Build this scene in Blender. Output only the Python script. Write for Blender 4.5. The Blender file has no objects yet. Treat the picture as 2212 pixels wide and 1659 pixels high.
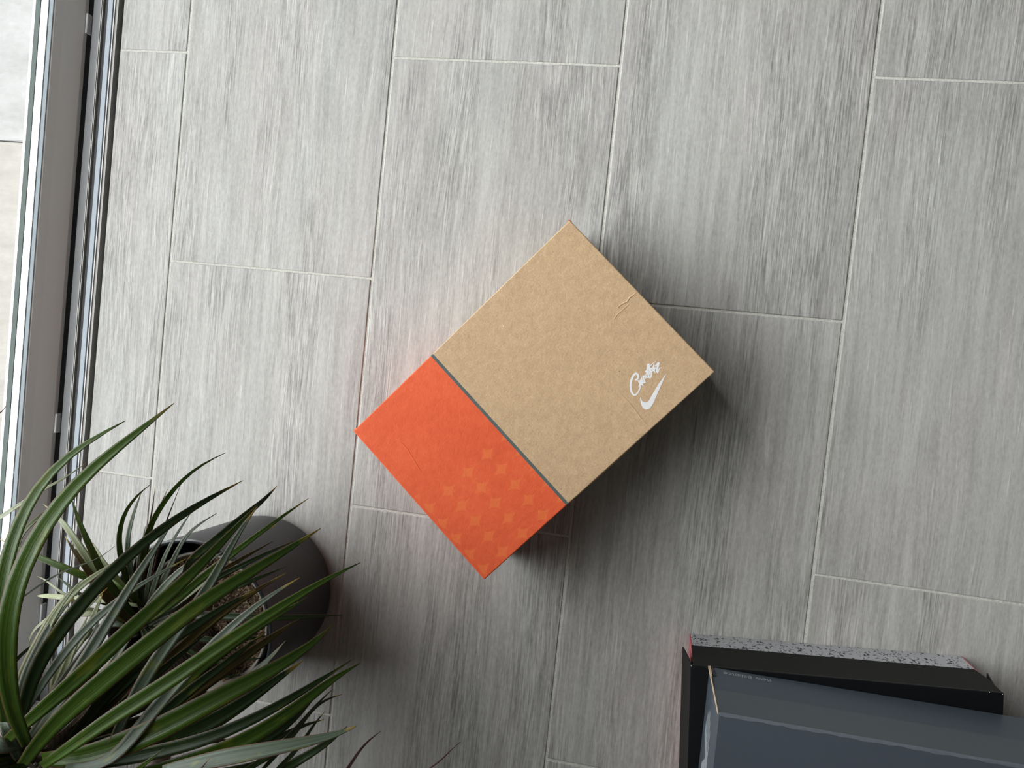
import bpy, bmesh, math, random
from mathutils import Vector, Matrix
random.seed(7)
S = bpy.context.scene
COL = S.collection
# ------------------------------------------------------------------ camera
F_PX, IMG_W, IMG_H = 1661.0, 2212.0, 1659.0
CR = Matrix(((0.9786265990523351, -0.1081956256584004, 0.17488192077984335),
             (0.10223576802251737, 0.993840596242087, 0.04276350096898634),
             (-0.1784315761408449, -0.023970311836944674, 0.9836603055864018)))
CP = Vector((0.6838485498316386, -0.3716852262567775, 0.991239091754519))
cam = bpy.data.cameras.new('camera')
cam_o = bpy.data.objects.new('camera', cam)
COL.objects.link(cam_o)
cam.sensor_fit = 'HORIZONTAL'; cam.sensor_width = 36.0
cam.lens = 36.0 * F_PX / IMG_W
cam.clip_start = 0.01
cam_o.matrix_world = Matrix.Translation(CP) @ CR.to_4x4()
S.camera = cam_o
# ------------------------------------------------------------------ light
SKY = 7.5
w = bpy.data.worlds.new('overcast_sky'); S.world = w; w.use_nodes = True
nt = w.node_tree; nt.nodes.clear()
out = nt.nodes.new('ShaderNodeOutputWorld'); bg = nt.nodes.new('ShaderNodeBackground')
tc = nt.nodes.new('ShaderNodeTexCoord'); sx = nt.nodes.new('ShaderNodeSeparateXYZ'); rp = nt.nodes.new('ShaderNodeValToRGB')
nt.links.new(tc.outputs['Generated'], sx.inputs[0]); nt.links.new(sx.outputs['Z'], rp.inputs[0])
rp.color_ramp.elements[0].position = 0.0; rp.color_ramp.elements[0].color = (0.93, 0.945, 0.97, 1)
rp.color_ramp.elements[1].position = 0.9; rp.color_ramp.elements[1].color = (1.05, 1.062, 1.08, 1)
nt.links.new(rp.outputs[0], bg.inputs['Color']); bg.inputs['Strength'].default_value = SKY
nt.links.new(bg.outputs[0], out.inputs[0])
DOOR_Y0, DOOR_Y1, DOOR_H = -0.97, 1.00, 2.25      # glazed door opening in the left wall
pl = bpy.data.lights.new('door_portal', 'AREA'); pl.shape = 'RECTANGLE'
pl.size = DOOR_Y1 - DOOR_Y0; pl.size_y = DOOR_H
pl.cycles.is_portal = True
plo = bpy.data.objects.new('door_portal', pl); COL.objects.link(plo)
plo.matrix_world = Matrix.Translation((-0.30, (DOOR_Y0 + DOOR_Y1) / 2, DOOR_H / 2)) @ Matrix(((0, 0, -1), (1, 0, 0), (0, -1, 0))).to_4x4()
S.view_settings.view_transform = 'Standard'; S.view_settings.look = 'None'
S.view_settings.gamma = 1.0; S.view_settings.use_curve_mapping = False
S.view_settings.exposure = 0.0
S.cycles.use_denoising = True
S.cycles.max_bounces = 8; S.cycles.diffuse_bounces = 5; S.cycles.transparent_max_bounces = 16
S.cycles.sample_clamp_indirect = 6.0; S.cycles.caustics_reflective = False; S.cycles.caustics_refractive = False

def at(px, py, h=0.0):
    """photograph pixel -> the point of the room seen there at height h"""
    d = CR @ Vector(((px - IMG_W / 2) / F_PX, -(py - IMG_H / 2) / F_PX, -1.0))
    return CP + d * ((h - CP.z) / d.z)

# ------------------------------------------------------------------ helpers
def link(o, parent=None):
    COL.objects.link(o)
    if parent is not None: o.parent = parent
    return o
def obj(name, bm, mat, parent=None, loc=None, smooth=False):
    me = bpy.data.meshes.new(name); bm.normal_update(); bm.to_mesh(me); bm.free()
    if smooth:
        for p in me.polygons: p.use_smooth = True
    if mat is not None:
        for m in (mat if isinstance(mat, (list, tuple)) else [mat]): me.materials.append(m)
    o = bpy.data.objects.new(name, me)
    if loc is not None: o.location = loc
    return link(o, parent)
def empty(name, loc=(0, 0, 0), rz=0.0):
    o = bpy.data.objects.new(name, None); o.empty_display_size = 0.05
    o.location = loc; o.rotation_euler = (0, 0, rz); return link(o)
def tag(o, label=None, cat=None, group=None, kind=None):
    if label: o['label'] = label
    if cat: o['category'] = cat
    if group: o['group'] = group
    if kind: o['kind'] = kind
    return o
def box(bm, x0, x1, y0, y1, z0, z1, bev=0.0, seg=1, mat=0):
    r = bmesh.ops.create_cube(bm, size=1.0)
    vs = r['verts']
    bmesh.ops.scale(bm, vec=(x1 - x0, y1 - y0, z1 - z0), verts=vs)
    bmesh.ops.translate(bm, vec=((x0 + x1) / 2, (y0 + y1) / 2, (z0 + z1) / 2), verts=vs)
    fs = {f for v in vs for f in v.link_faces}
    for f in fs: f.material_index = mat
    if bev > 0:
        es = list({e for v in vs for e in v.link_edges})
        rb = bmesh.ops.bevel(bm, geom=es, offset=bev, segments=seg, affect='EDGES', profile=0.5)
        for f in rb['faces']: f.material_index = mat
    return vs
def quad(bm, *pts, mat=0):
    f = bm.faces.new([bm.verts.new(p) for p in pts]); f.material_index = mat; return f
def slab(bm, pts, th):
    """closed thin sheet: polygon pts extruded by vector th"""
    th = Vector(th)
    a = [bm.verts.new(p) for p in pts]; b = [bm.verts.new(Vector(p) + th) for p in pts]
    n = len(a)
    bm.faces.new(a); bm.faces.new(b[::-1])
    for i in range(n): bm.faces.new((a[i], b[i], b[(i + 1) % n], a[(i + 1) % n]))
def lathe(bm, prof, n=64, cx=0.0, cy=0.0):
    rings = []
    for r, z in prof:
        if r < 1e-6: rings.append([bm.verts.new((cx, cy, z))])
        else: rings.append([bm.verts.new((cx + r * math.cos(2 * math.pi * k / n), cy + r * math.sin(2 * math.pi * k / n), z)) for k in range(n)])
    for a, b in zip(rings, rings[1:]):
        for k in range(n):
            k2 = (k + 1) % n
            if len(a) == 1: bm.faces.new((a[0], b[k2], b[k]))
            elif len(b) == 1: bm.faces.new((a[k], a[k2], b[0]))
            else: bm.faces.new((a[k], a[k2], b[k2], b[k]))

def crom(P, n):
    out = []; P = [Vector(p) for p in P]
    for i in range(len(P) - 1):
        p0 = P[i - 1] if i > 0 else 2 * P[0] - P[1]; p1, p2 = P[i], P[i + 1]; p3 = P[i + 2] if i + 2 < len(P) else 2 * P[-1] - P[-2]
        for j in range(n):
            t_ = j / n
            out.append(0.5 * ((2 * p1) + (-p0 + p2) * t_ + (2 * p0 - 5 * p1 + 4 * p2 - p3) * t_ ** 2 + (-p0 + 3 * p1 - 3 * p2 + p3) * t_ ** 3))
    out.append(P[-1]); return out
# ------------------------------------------------------------------ materials
class NT:
    def __init__(s, name):
        s.m = bpy.data.materials.new(name); s.m.use_nodes = True
        s.t = s.m.node_tree; s.t.nodes.clear()
        s.out = s.n('ShaderNodeOutputMaterial')
    def n(s, typ, ins=None, **kw):
        nd = s.t.nodes.new(typ)
        for k, v in kw.items(): setattr(nd, k, v)
        for k, v in (ins or {}).items():
            if hasattr(v, 'node'): s.t.links.new(v, nd.inputs[k])
            else: nd.inputs[k].default_value = v
        return nd
    def math(s, op, a, b=0.0, c=0.0, clamp=False):
        nd = s.n('ShaderNodeMath', {0: a, 1: b, 2: c}, operation=op); nd.use_clamp = clamp; return nd.outputs[0]
    def mix(s, fac, a, b, mode='MIX'):
        nd = s.n('ShaderNodeMix', data_type='RGBA', blend_type=mode)
        for k, v in ((0, fac), (6, a), (7, b)):
            if hasattr(v, 'node'): s.t.links.new(v, nd.inputs[k])
            else: nd.inputs[k].default_value = v
        return nd.outputs[2]
    def ramp(s, fac, stops):
        nd = s.n('ShaderNodeValToRGB', {0: fac}); el = nd.color_ramp.elements
        while len(el) < len(stops): el.new(0.5)
        for e, (p, c) in zip(el, stops):
            e.position = p; e.color = c if len(c) == 4 else (*c, 1)
        return nd.outputs[0]
    def mapr(s, v, a, b, c=0.0, d=1.0):
        return s.n('ShaderNodeMapRange', {0: v, 1: a, 2: b, 3: c, 4: d}).outputs[0]
    def noise(s, vec, scale, detail=3.0, rough=0.55, out='Fac'):
        return s.n('ShaderNodeTexNoise', {'Vector': vec, 'Scale': scale, 'Detail': detail, 'Roughness': rough}).outputs[0 if out == 'Fac' else 1]
    def scale(s, vec, sc, off=None):
        nd = s.n('ShaderNodeMapping', {'Vector': vec, 'Scale': sc})
        if off is not None:
            if hasattr(off, 'node'): s.t.links.new(off, nd.inputs['Location'])
            else: nd.inputs['Location'].default_value = off
        return nd.outputs[0]
    def bsdf(s, **kw):
        nd = s.n('ShaderNodeBsdfPrincipled')
        for k, v in kw.items():
            k = k.replace('_', ' ')
            if hasattr(v, 'node'): s.t.links.new(v, nd.inputs[k])
            else: nd.inputs[k].default_value = v
        return nd
    def bump(s, h, dist=0.001, st=1.0):
        return s.n('ShaderNodeBump', {'Height': h, 'Distance': dist, 'Strength': st}).outputs[0]
    def done(s, sh):
        s.t.links.new(sh.outputs[0] if hasattr(sh, 'outputs') else sh, s.out.inputs[0]); return s.m
def simple(name, col, rough=0.5, metal=0.0, spec=0.5, grain=0.0, gscale=300.0, bump=0.0):
    t = NT(name); tcn = t.n('ShaderNodeTexCoord').outputs['Object']
    c = (*col, 1)
    kw = {}
    if grain or bump:
        nz = t.noise(tcn, gscale, 3)
        if grain: c = t.mix(nz, tuple(x * (1 - grain) for x in col) + (1,), tuple(min(1, x * (1 + grain)) for x in col) + (1,))
        if bump: kw['Normal'] = t.bump(nz, bump)
    return t.done(t.bsdf(Base_Color=c, Roughness=rough, Metallic=metal, Specular_IOR_Level=spec, **kw))

def tile_material():
    t = NT('wood_look_grey_porcelain')
    tcn = t.n('ShaderNodeTexCoord').outputs['Object']
    rnd = t.n('ShaderNodeObjectInfo').outputs['Random']
    off = t.n('ShaderNodeCombineXYZ', {0: t.math('MULTIPLY', rnd, 37.0), 1: t.math('MULTIPLY', rnd, 91.0), 2: t.math('MULTIPLY', rnd, 13.0)}).outputs[0]
    v = t.n('ShaderNodeVectorMath', {0: tcn, 1: off}, operation='ADD').outputs[0]
    # gentle waver so the grain is not ruler straight
    wob = t.noise(t.scale(v, (6, 1.6, 1)), 1.0, 2)
    wv = t.n('ShaderNodeCombineXYZ', {0: t.math('MULTIPLY', t.math('SUBTRACT', wob, 0.5), 0.030), 1: 0.0, 2: 0.0}).outputs[0]
    v = t.n('ShaderNodeVectorMath', {0: v, 1: wv}, operation='ADD').outputs[0]
    broad = t.noise(t.scale(v, (9, 1.3, 1)), 1.0, 3, 0.5)
    st1 = t.noise(t.scale(v, (150, 6.0, 1)), 1.0, 6, 0.72)
    st2 = t.noise(t.scale(v, (560, 20, 1)), 1.0, 3, 0.6)
    fleck = t.noise(t.scale(v, (420, 120, 1)), 1.0, 5, 0.70)
    soft = t.noise(t.scale(v, (75, 7, 1)), 1.0, 5, 0.66)
    pale = t.mapr(t.noise(t.scale(v, (230, 13, 1), (3, 1, 0)), 1.0, 2, 0.5), 0.62, 0.76)
    mask = t.mapr(t.noise(t.scale(v, (16, 2.0, 1)), 1.0, 2), 0.40, 0.58)
    lines = t.mapr(st2, 0.30, 0.70)
    a = t.math('ADD', t.math('MULTIPLY', t.math('SUBTRACT', st1, 0.5), 0.66), t.math('MULTIPLY', t.math('MULTIPLY', t.math('SUBTRACT', lines, 0.62), 0.62), mask))
    a = t.math('ADD', a, t.math('MULTIPLY', t.math('SUBTRACT', fleck, 0.5), 0.62))
    a = t.math('ADD', a, t.math('MULTIPLY', t.math('SUBTRACT', soft, 0.5), 0.55))
    a = t.math('ADD', a, t.math('MULTIPLY', t.math('SUBTRACT', broad, 0.5), 0.40))
    a = t.math('ADD', a, t.math('MULTIPLY', pale, 0.16))
    a = t.math('ADD', a, 0.49)
    col = t.ramp(a, [(0.08, (0.186, 0.181, 0.172)), (0.5, (0.356, 0.347, 0.333)), (0.92, (0.524, 0.513, 0.496))])
    tint = t.noise(t.scale(v, (14, 3, 1), (5, 3, 0)), 1.0, 2)
    col = t.mix(t.mapr(tint, 0.35, 0.7), t.mix(1.0, col, (0.99, 1.0, 0.985, 1), 'MULTIPLY'), t.mix(1.0, col, (1.0, 0.975, 0.965, 1), 'MULTIPLY'))
    h = t.math('ADD', t.math('ADD', t.math('MULTIPLY', st1, 0.6), t.math('MULTIPLY', t.math('MULTIPLY', st2, mask), 0.9)), t.math('MULTIPLY', pale, 0.5))
    return t.done(t.bsdf(Base_Color=col, Roughness=t.mapr(a, 0, 1, 0.42, 0.34), Specular_IOR_Level=0.22, Normal=t.bump(h, 0.00045, 0.6)))
M = {}
M['tile'] = tile_material()
def grout():
    t = NT('pale_cement_grout'); tcn = t.n('ShaderNodeTexCoord').outputs['Object']
    nz = t.noise(tcn, 420, 4, 0.7)
    c = t.ramp(nz, [(0.3, (0.38, 0.375, 0.34)), (0.7, (0.62, 0.61, 0.555))])
    return t.done(t.bsdf(Base_Color=c, Roughness=0.9, Normal=t.bump(nz, 0.0008)))
M['grout'] = grout()
def paving():
    t = NT('pale_stone_paving'); tcn = t.n('ShaderNodeTexCoord').outputs['Object']
    rnd = t.n('ShaderNodeObjectInfo').outputs['Random']
    v = t.n('ShaderNodeVectorMath', {0: tcn, 1: t.n('ShaderNodeCombineXYZ', {0: t.math('MULTIPLY', rnd, 40.0), 1: rnd, 2: 0.0}).outputs[0]}, operation='ADD').outputs[0]
    a = t.noise(t.scale(v, (1, 3, 1)), 12, 6, 0.65); b = t.noise(v, 90, 4, 0.6)
    c = t.ramp(t.math('ADD', t.math('MULTIPLY', a, 0.7), t.math('MULTIPLY', b, 0.3)), [(0.3, (0.150, 0.147, 0.142)), (0.55, (0.195, 0.192, 0.187)), (0.75, (0.225, 0.222, 0.218))])
    c = t.mix(t.mapr(rnd, 0.7, 0.3), c, t.mix(1.0, c, (0.99, 0.94, 0.87, 1), 'MULTIPLY'))
    return t.done(t.bsdf(Base_Color=c, Roughness=0.85, Normal=t.bump(a, 0.004)))
M['paving'] = paving()
M['alu'] = simple('satin_aluminium', (0.33, 0.37, 0.42), 0.45, 0.0, 0.4)
M['alu_bright'] = simple('bright_aluminium_lip', (0.40, 0.39, 0.37), 0.35, 0.2)
M['alu_warm'] = simple('anodised_grey_threshold', (0.34, 0.33, 0.32), 0.5, 0.3)
M['rail_grey'] = simple('warm_grey_powder_coat', (0.82, 0.815, 0.80), 0.45, 0.0, 0.45, 0.03, 500)
M['seal'] = simple('black_rubber_seal', (0.018, 0.018, 0.018), 0.6)
M['seal_green'] = simple('dark_green_grey_gasket', (0.030, 0.042, 0.038), 0.6, 0, 0.2)
M['channel'] = simple('dark_track_channel', (0.05, 0.05, 0.05), 0.8, 0.0, 0.2)
M['white'] = simple('bright_spot_white', (0.86, 0.87, 0.88), 0.4)
M['wall'] = simple('warm_grey_plaster', (0.58, 0.565, 0.545), 0.9, 0, 0.3, 0.02, 60)
M['ceil'] = simple('ceiling_paint', (0.60, 0.59, 0.575), 0.9)
def glass():
    t = NT('clear_float_glass')
    lw = t.n('ShaderNodeLayerWeight', {'Blend': 0.12}).outputs['Fresnel']
    tr = t.n('ShaderNodeBsdfTransparent', {'Color': (0.990, 0.996, 0.993, 1)}); gl = t.n('ShaderNodeBsdfGlossy', {'Roughness': 0.0, 'Color': (1, 1, 1, 1)})
    mx = t.n('ShaderNodeMixShader', {0: t.math('MULTIPLY', lw, 0.6), 1: tr.outputs[0], 2: gl.outputs[0]})
    return t.done(mx)
M['glass'] = glass()
def spacer():
    t = NT('perforated_spacer_aluminium'); tcn = t.n('ShaderNodeTexCoord').outputs['Object']
    s = t.n('ShaderNodeSeparateXYZ', {0: tcn}); x, y = s.outputs[0], s.outputs[1]
    fy = t.math('SUBTRACT', t.math('FRACT', t.math('MULTIPLY', y, 1 / 0.0082)), 0.5)
    dy = t.math('MULTIPLY', fy, 0.0082)
    dx = t.math('SUBTRACT', t.math('ABSOLUTE', x), 0.0042)
    d = t.math('SQRT', t.math('ADD', t.math('MULTIPLY', dx, dx), t.math('MULTIPLY', dy, dy)))
    hole = t.math('LESS_THAN', d, 0.0008)
    c = t.mix(hole, (0.80, 0.82, 0.83, 1), (0.08, 0.07, 0.08, 1))
    return t.done(t.bsdf(Base_Color=c, Roughness=0.35, Metallic=0.25))
M['spacer'] = spacer()

# ------------------------------------------------------------------ the room
RX1, RY0, RY1, RH = 4.6, -3.4, 3.2, 2.6
FX0 = -0.107
def struct(name, bm, m, parent=None, **kw):
    o = obj(name, bm, m, parent, **kw)
    if parent is None: tag(o, kind='structure')
    return o
bm = bmesh.new(); box(bm, FX0, RX1, RY0, RY1, -0.03, -0.0011)
floor = struct('floor', bm, M['grout'])
tag(floor, 'grey wood-look porcelain tile floor laid in half bond with pale grout')
# joints measured per row of tiles (x lines are the long joints)
GX = [FX0 - 0.001, -0.0010, 0.3015, 0.6042, 0.9060] + [0.9060 + 0.3025 * k for k in range(1, 13)]
J0 = [-0.0018, -0.2940, 0.0010, -0.2955, -0.0020]
LEN = 0.6052
HG = 0.00150
tmesh = {}
for ci in range(len(GX)):
    if ci == 0: xa, xb = FX0 + 0.0, GX[1] - HG
    elif ci == 1: xa, xb = None, None
    if ci == 0: jx0, jx1, key = FX0, GX[1] - HG, 0
    else:
        if ci + 1 >= len(GX): break
        jx0, jx1, key = GX[ci] + HG, GX[ci + 1] - HG, ci
    j = J0[key] if key < len(J0) else (J0[3] if key % 2 else J0[2])
    for k in range(-6, 8):
        y1 = min(j + LEN * k - HG, RY1); y0 = max(j + LEN * (k - 1) + HG, RY0)
        if y1 - y0 < 0.03: continue
        jx1b = min(jx1, RX1)
        if jx1b - jx0 < 0.03: continue
        kk = (round(jx1b - jx0, 4), round(y1 - y0, 4))
        z = random.uniform(-0.00025, 0.00025)
        if kk not in tmesh:
            bm = bmesh.new(); box(bm, -kk[0] / 2, kk[0] / 2, -kk[1] / 2, kk[1] / 2, -0.009, 0.0, 0.0011, 2)
            o = obj('tile', bm, M['tile'], floor); tmesh[kk] = o.data
        else:
            o = link(bpy.data.objects.new('tile', tmesh[kk]), floor)
        o.location = ((jx0 + jx1b) / 2, (y0 + y1) / 2, z)

# walls (the left one carries the glazed door)
XW = -0.107
def wallbox(name, *a):
    bm = bmesh.new(); box(bm, *a); return struct(name, bm, M['wall'])
bm = bmesh.new()
box(bm, -0.32, XW, RY0, DOOR_Y0 - 0.06, -0.03, RH)
box(bm, -0.32, XW, DOOR_Y1 + 0.06, RY1, -0.03, RH)
box(bm, -0.32, XW, DOOR_Y0 - 0.06, DOOR_Y1 + 0.06, DOOR_H + 0.05, RH)
struct('wall_left', bm, M['wall'])
wallbox('wall_right', RX1, RX1 + 0.1, RY0, RY1, -0.03, RH)
wallbox('wall_back', XW - 0.21, RX1 + 0.1, RY1, RY1 + 0.1, -0.03, RH)
wallbox('wall_front', XW - 0.21, RX1 + 0.1, RY0 - 0.1, RY0, -0.03, RH)
bm = bmesh.new(); box(bm, XW - 0.21, RX1 + 0.1, RY0 - 0.1, RY1 + 0.1, RH, RH + 0.1); struct('ceiling', bm, M['ceil'])

# outdoor terrace: stone slabs on a bed
bm = bmesh.new(); box(bm, -9.0, -0.33, -7, 8, -0.08, -0.0125); terrace = struct('terrace', bm, simple('pale_paving_joint', (0.15, 0.145, 0.135), 0.9))
tag(terrace, 'pale stone slab terrace outside the glazed door')
sm = None
for i in range(9):
    for k in range(-7, 8):
        if sm is None:
            bm = bmesh.new(); box(bm, -0.2992, 0.2992, -0.2992, 0.2992, -0.02, 0.0, 0.0015, 1)
            o = obj('paving_slab', bm, M['paving'], terrace); sm = o.data
        else: o = link(bpy.data.objects.new('paving_slab', sm), terrace)
        o.location = (-0.245 - 0.30 - 0.60 * i, -0.138 + 0.30 + 0.60 * k, -0.010)

# ------------------------------------------------------------------ glazed sliding door
door = empty('door_1', (-0.17, 0, 0)); tag(door, 'aluminium framed glass terrace door with grey bottom rail', kind='structure')
DY0, DY1 = DOOR_Y0, DOOR_Y1
def prof(name, pts, m, y0=DY0, y1=DY1, bevel=None):
    """extrude a closed (x,z) outline along y, children are relative to the door empty"""
    bm = bmesh.new()
    a = [bm.verts.new((x + 0.17, y0, z)) for x, z in pts]; b = [bm.verts.new((x + 0.17, y1, z)) for x, z in pts]
    n = len(a); bm.faces.new(a[::-1]); bm.faces.new(b)
    for i in range(n): bm.faces.new((a[i], a[(i + 1) % n], b[(i + 1) % n], b[i]))
    bmesh.ops.recalc_face_normals(bm, faces=bm.faces)
    return obj(name, bm, m, door)
# floor track from the tiles outwards
prof('floor_gap', [(-.1068, -.03), (-.1068, -.010), (-.1150, -.010), (-.1150, -.03)], M['channel'])
prof('threshold', [(-.1150, -.03), (-.1150, .0005), (-.1192, .0010), (-.1196, -.03)], M['alu_warm'])
prof('threshold_lip', [(-.1190, -.03), (-.1190, .0022), (-.1204, .0022), (-.1204, -.03)], M['alu_bright'])
prof('track_strip', [(-.1204, -.03), (-.1204, -.0012), (-.1240, -.0012), (-.1241, .0008), (-.1312, .0008), (-.1312, -.03)], M['alu'])
prof('track_seal', [(-.1312, -.03), (-.1312, -.006), (-.1332, -.006), (-.1332, -.03)], M['seal'])
prof('track_rib', [(-.1332, -.03), (-.1332, -.001), (-.1350, .0012), (-.1368, -.001), (-.1368, -.03)], M['alu_warm'])
prof('track_groove', [(-.1368, -.03), (-.1368, -.006), (-.1392, -.006), (-.1392, -.03)], M['channel'])
prof('track_rib', [(-.1394, -.03), (-.1394, .0012), (-.1400, .0012), (-.1400, -.03)], M['alu_bright'])
prof('track_groove', [(-.1402, -.03), (-.1402, -.004), (-.1418, -.004), (-.1418, -.03)], M['channel'])
prof('track_rib', [(-.1420, -.03), (-.1420, .0008), (-.1426, .0008), (-.1426, -.03)], M['alu_bright'])
prof('track_channel', [(-.1426, -.03), (-.1426, -.0005), (-.1560, -.0015), (-.1560, -.03)], simple('mid_grey_track', (0.23, 0.23, 0.235), 0.6, 0.0, 0.4))
prof('track_channel', [(-.1560, -.03), (-.1560, -.012), (-.2250, -.012), (-.1980, -.03)], M['channel'])
# sash: inner face of the bottom rail
prof('bottom_rail', [(-.1662, -.004), (-.1668, .0020), (-.1815, .0235), (-.1870, .0335), (-.1884, .0345), (-.1884, .0320), (-.2250, .0320), (-.2250, -.004)], M['rail_grey'])
prof('glazing_bead', [(-.1884, .0320), (-.1884, .0350), (-.1894, .0352), (-.1894, .0320)], M['seal'])
prof('glazing_bead', [(-.1894, .0320), (-.1894, .0346), (-.1952, .0350), (-.1952, .0320)], simple('blue_grey_bead', (0.20, 0.235, 0.26), 0.45))
prof('spacer_bar', [(-.1972, .0322), (-.1972, .0354), (-.2083, .0354), (-.2083, .0322)], M['spacer'])
o = door.children[-1]
for v in o.data.vertices: v.co.x += 0.03275
o.location = (-0.03275, 0, 0)
prof('outer_gasket', [(-.2102, .0320), (-.2102, .0350), (-.2176, .0350), (-.2176, .0320)], M['seal_green'])
prof('outer_bead', [(-.2176, .0320), (-.2176, .0352), (-.2195, .0352), (-.2195, .0320)], M['alu_bright'])
for x0, x1 in ((-.1971, -.1953), (-.2101, -.2084)):
    bm = bmesh.new(); box(bm, x0 + .17, x1 + .17, DY0 + .06, DY1 - .06, .0322, DOOR_H - .06); obj('glass_pane', bm, M['glass'], door)
# outer frame and sash stiles
def fr(name, *a, m='rail_grey'):
    bm = bmesh.new(); box(bm, *a, 0.002, 1); return obj(name, bm, M[m], door)
fr('frame_jamb', -.066, .06, DY0 - .06, DY0, -.03, DOOR_H + .05); fr('frame_jamb', -.066, .06, DY1, DY1 + .06, -.03, DOOR_H + .05)
fr('frame_head', -.066, .06, DY0, DY1, DOOR_H, DOOR_H + .05)
fr('sash_stile', -.055, -.018, DY0 + .002, DY0 + .06, .0322, DOOR_H - .002); fr('sash_stile', -.055, -.018, DY1 - .06, DY1 - .002, .0322, DOOR_H - .002)
fr('top_rail', -.055, -.018, DY0 + .06, DY1 - .06, DOOR_H - .06, DOOR_H - .002)
# white blocks added to stand in for bright spots in the running slot
for y0 in (0.020, 0.300, -0.845, -0.560):
    bm = bmesh.new(); box(bm, .0048, .0078, y0, y0 + .028, -.008, .0015, .0006, 1); obj('slot_bright_spot', bm, M['white'], door)

# ------------------------------------------------------------------ the orange and kraft shoe box
def kraft_box_mat(face):
    t = NT('printed_corrugated_board_' + face); tcn = t.n('ShaderNodeTexCoord').outputs['Object']
    s = t.n('ShaderNodeSeparateXYZ', {0: tcn}); x, y = s.outputs[0], s.outputs[1]
    fib = t.noise(t.scale(tcn, (1, 1.0, 1)), 520, 4, 0.65); fib2 = t.noise(tcn, 140, 4, 0.6); big = t.noise(tcn, 14, 2)
    k = t.ramp(t.math('ADD', t.math('MULTIPLY', fib, 0.6), t.math('MULTIPLY', fib2, 0.4)),
               [(0.30, (0.330, 0.217, 0.123)), (0.52, (0.432, 0.293, 0.169)), (0.72, (0.525, 0.370, 0.228))])
    vor = t.n('ShaderNodeTexVoronoi', {'Vector': tcn, 'Scale': 115.0}); dist = vor.outputs['Distance']; pick = t.n('ShaderNodeSeparateXYZ', {0: vor.outputs['Color']}).outputs[0]
    dark = t.math('MULTIPLY', t.math('LESS_THAN', dist, 0.085), t.math('LESS_THAN', pick, 0.055))
    k = t.mix(t.math('MULTIPLY', dark, 0.8), k, (0.07, 0.045, 0.03, 1))
    light = t.math('MULTIPLY', t.math('LESS_THAN', dist, 0.08), t.math('GREATER_THAN', pick, 0.965))
    k = t.mix(t.math('MULTIPLY', light, 0.7), k, (0.8, 0.68, 0.5, 1))
    org = t.ramp(t.math('ADD', t.math('MULTIPLY', fib2, 0.55), t.math('MULTIPLY', big, 0.45)),
                 [(0.30, (0.530, 0.070, 0.020)), (0.52, (0.590, 0.086, 0.026)), (0.75, (0.645, 0.112, 0.038))])
    # faint tone-on-tone diamonds between printed discs
    sx_, sy_ = 0.0320, 0.0235
    X = t.math('SUBTRACT', t.math('FRACT', t.math('ADD', t.math('DIVIDE', t.math('SUBTRACT', x, 0.103), sx_), 40.0)), 0.5)
    Y = t.math('SUBTRACT', t.math('FRACT', t.math('ADD', t.math('DIVIDE', t.math('SUBTRACT', y, 0.104), sy_), 40.0)), 0.5)
    r = t.math('SQRT', t.math('ADD', t.math('MULTIPLY', X, X), t.math('MULTIPLY', Y, Y)))
    star = t.mapr(r, 0.495, 0.545)
    reg = t.math('MULTIPLY', t.math('LESS_THAN', t.math('ADD', y, t.math('MULTIPLY', x, 0.10)), 0.126), t.math('GREATER_THAN', x, 0.004))
    org = t.mix(t.math('MULTIPLY', t.math('MULTIPLY', star, reg), 0.5), org, (0.64, 0.150, 0.035, 1))
    c = t.mix(t.math('GREATER_THAN', x, 0.1312), org, (0.070, 0.086, 0.080, 1))
    c = t.mix(t.math('GREATER_THAN', x, 0.1349), c, k)
    return t.done(t.bsdf(Base_Color=c, Roughness=0.72, Specular_IOR_Level=0.3, Normal=t.bump(t.math('ADD', fib, t.math('MULTIPLY', fib2, 1.5)), 0.00035, 0.8)))
LH = 0.125
P3 = at(1045, 1257, LH); P2 = at(1543, 800, LH); P0 = at(766, 930, LH); P1 = at(1229, 475, LH)
BL, BW = ((P2 - P3).length + (P1 - P0).length) / 2, ((P0 - P3).length + (P1 - P2).length) / 2
ex = ((P2 - P3) + (P1 - P0)).normalized(); ey = ((P0 - P3) + (P1 - P2)).normalized()
ex = (ex + Vector((ey.y, -ey.x, 0))).normalized(); ey = Vector((-ex.y, ex.x, 0)); rz = math.atan2(ex.y, ex.x)
P3 = (P0 + P1 + P2 + P3) / 4 - ex * BL / 2 - ey * BW / 2
sb = empty('shoe_box', (P3.x, P3.y, 0), rz)
tag(sb, 'kraft cardboard shoe box with an orange end and white script logo, alone mid-floor', 'shoe box')
km = kraft_box_mat('lid')
# tray, its long walls bowing out a little under the lid
bm = bmesh.new()
def bowed(n, z, inset, bow):
    ring = []
    a, b, c_, d = inset, BL - inset, inset, BW - inset
    for i in range(n): u = i / n; ring.append((a + (b - a) * u, c_ - bow * math.sin(math.pi * u) , z))
    for i in range(n): u = i / n; ring.append((b + bow * 0.5 * math.sin(math.pi * u), c_ + (d - c_) * u, z))
    for i in range(n): u = i / n; ring.append((b - (b - a) * u, d + bow * math.sin(math.pi * u), z))
    for i in range(n): u = i / n; ring.append((a - bow * 0.5 * math.sin(math.pi * u), d - (d - c_) * u, z))
    return [bm.verts.new(p) for p in ring]
N_ = 10
rings = [bowed(N_, 0.0, 0.003, 0.0), bowed(N_, 0.0015, 0.0018, 0.001), bowed(N_, 0.035, 0.0012, 0.005), bowed(N_, 0.062, 0.0012, 0.006), bowed(N_, 0.095, 0.0018, 0.003)]
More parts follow.
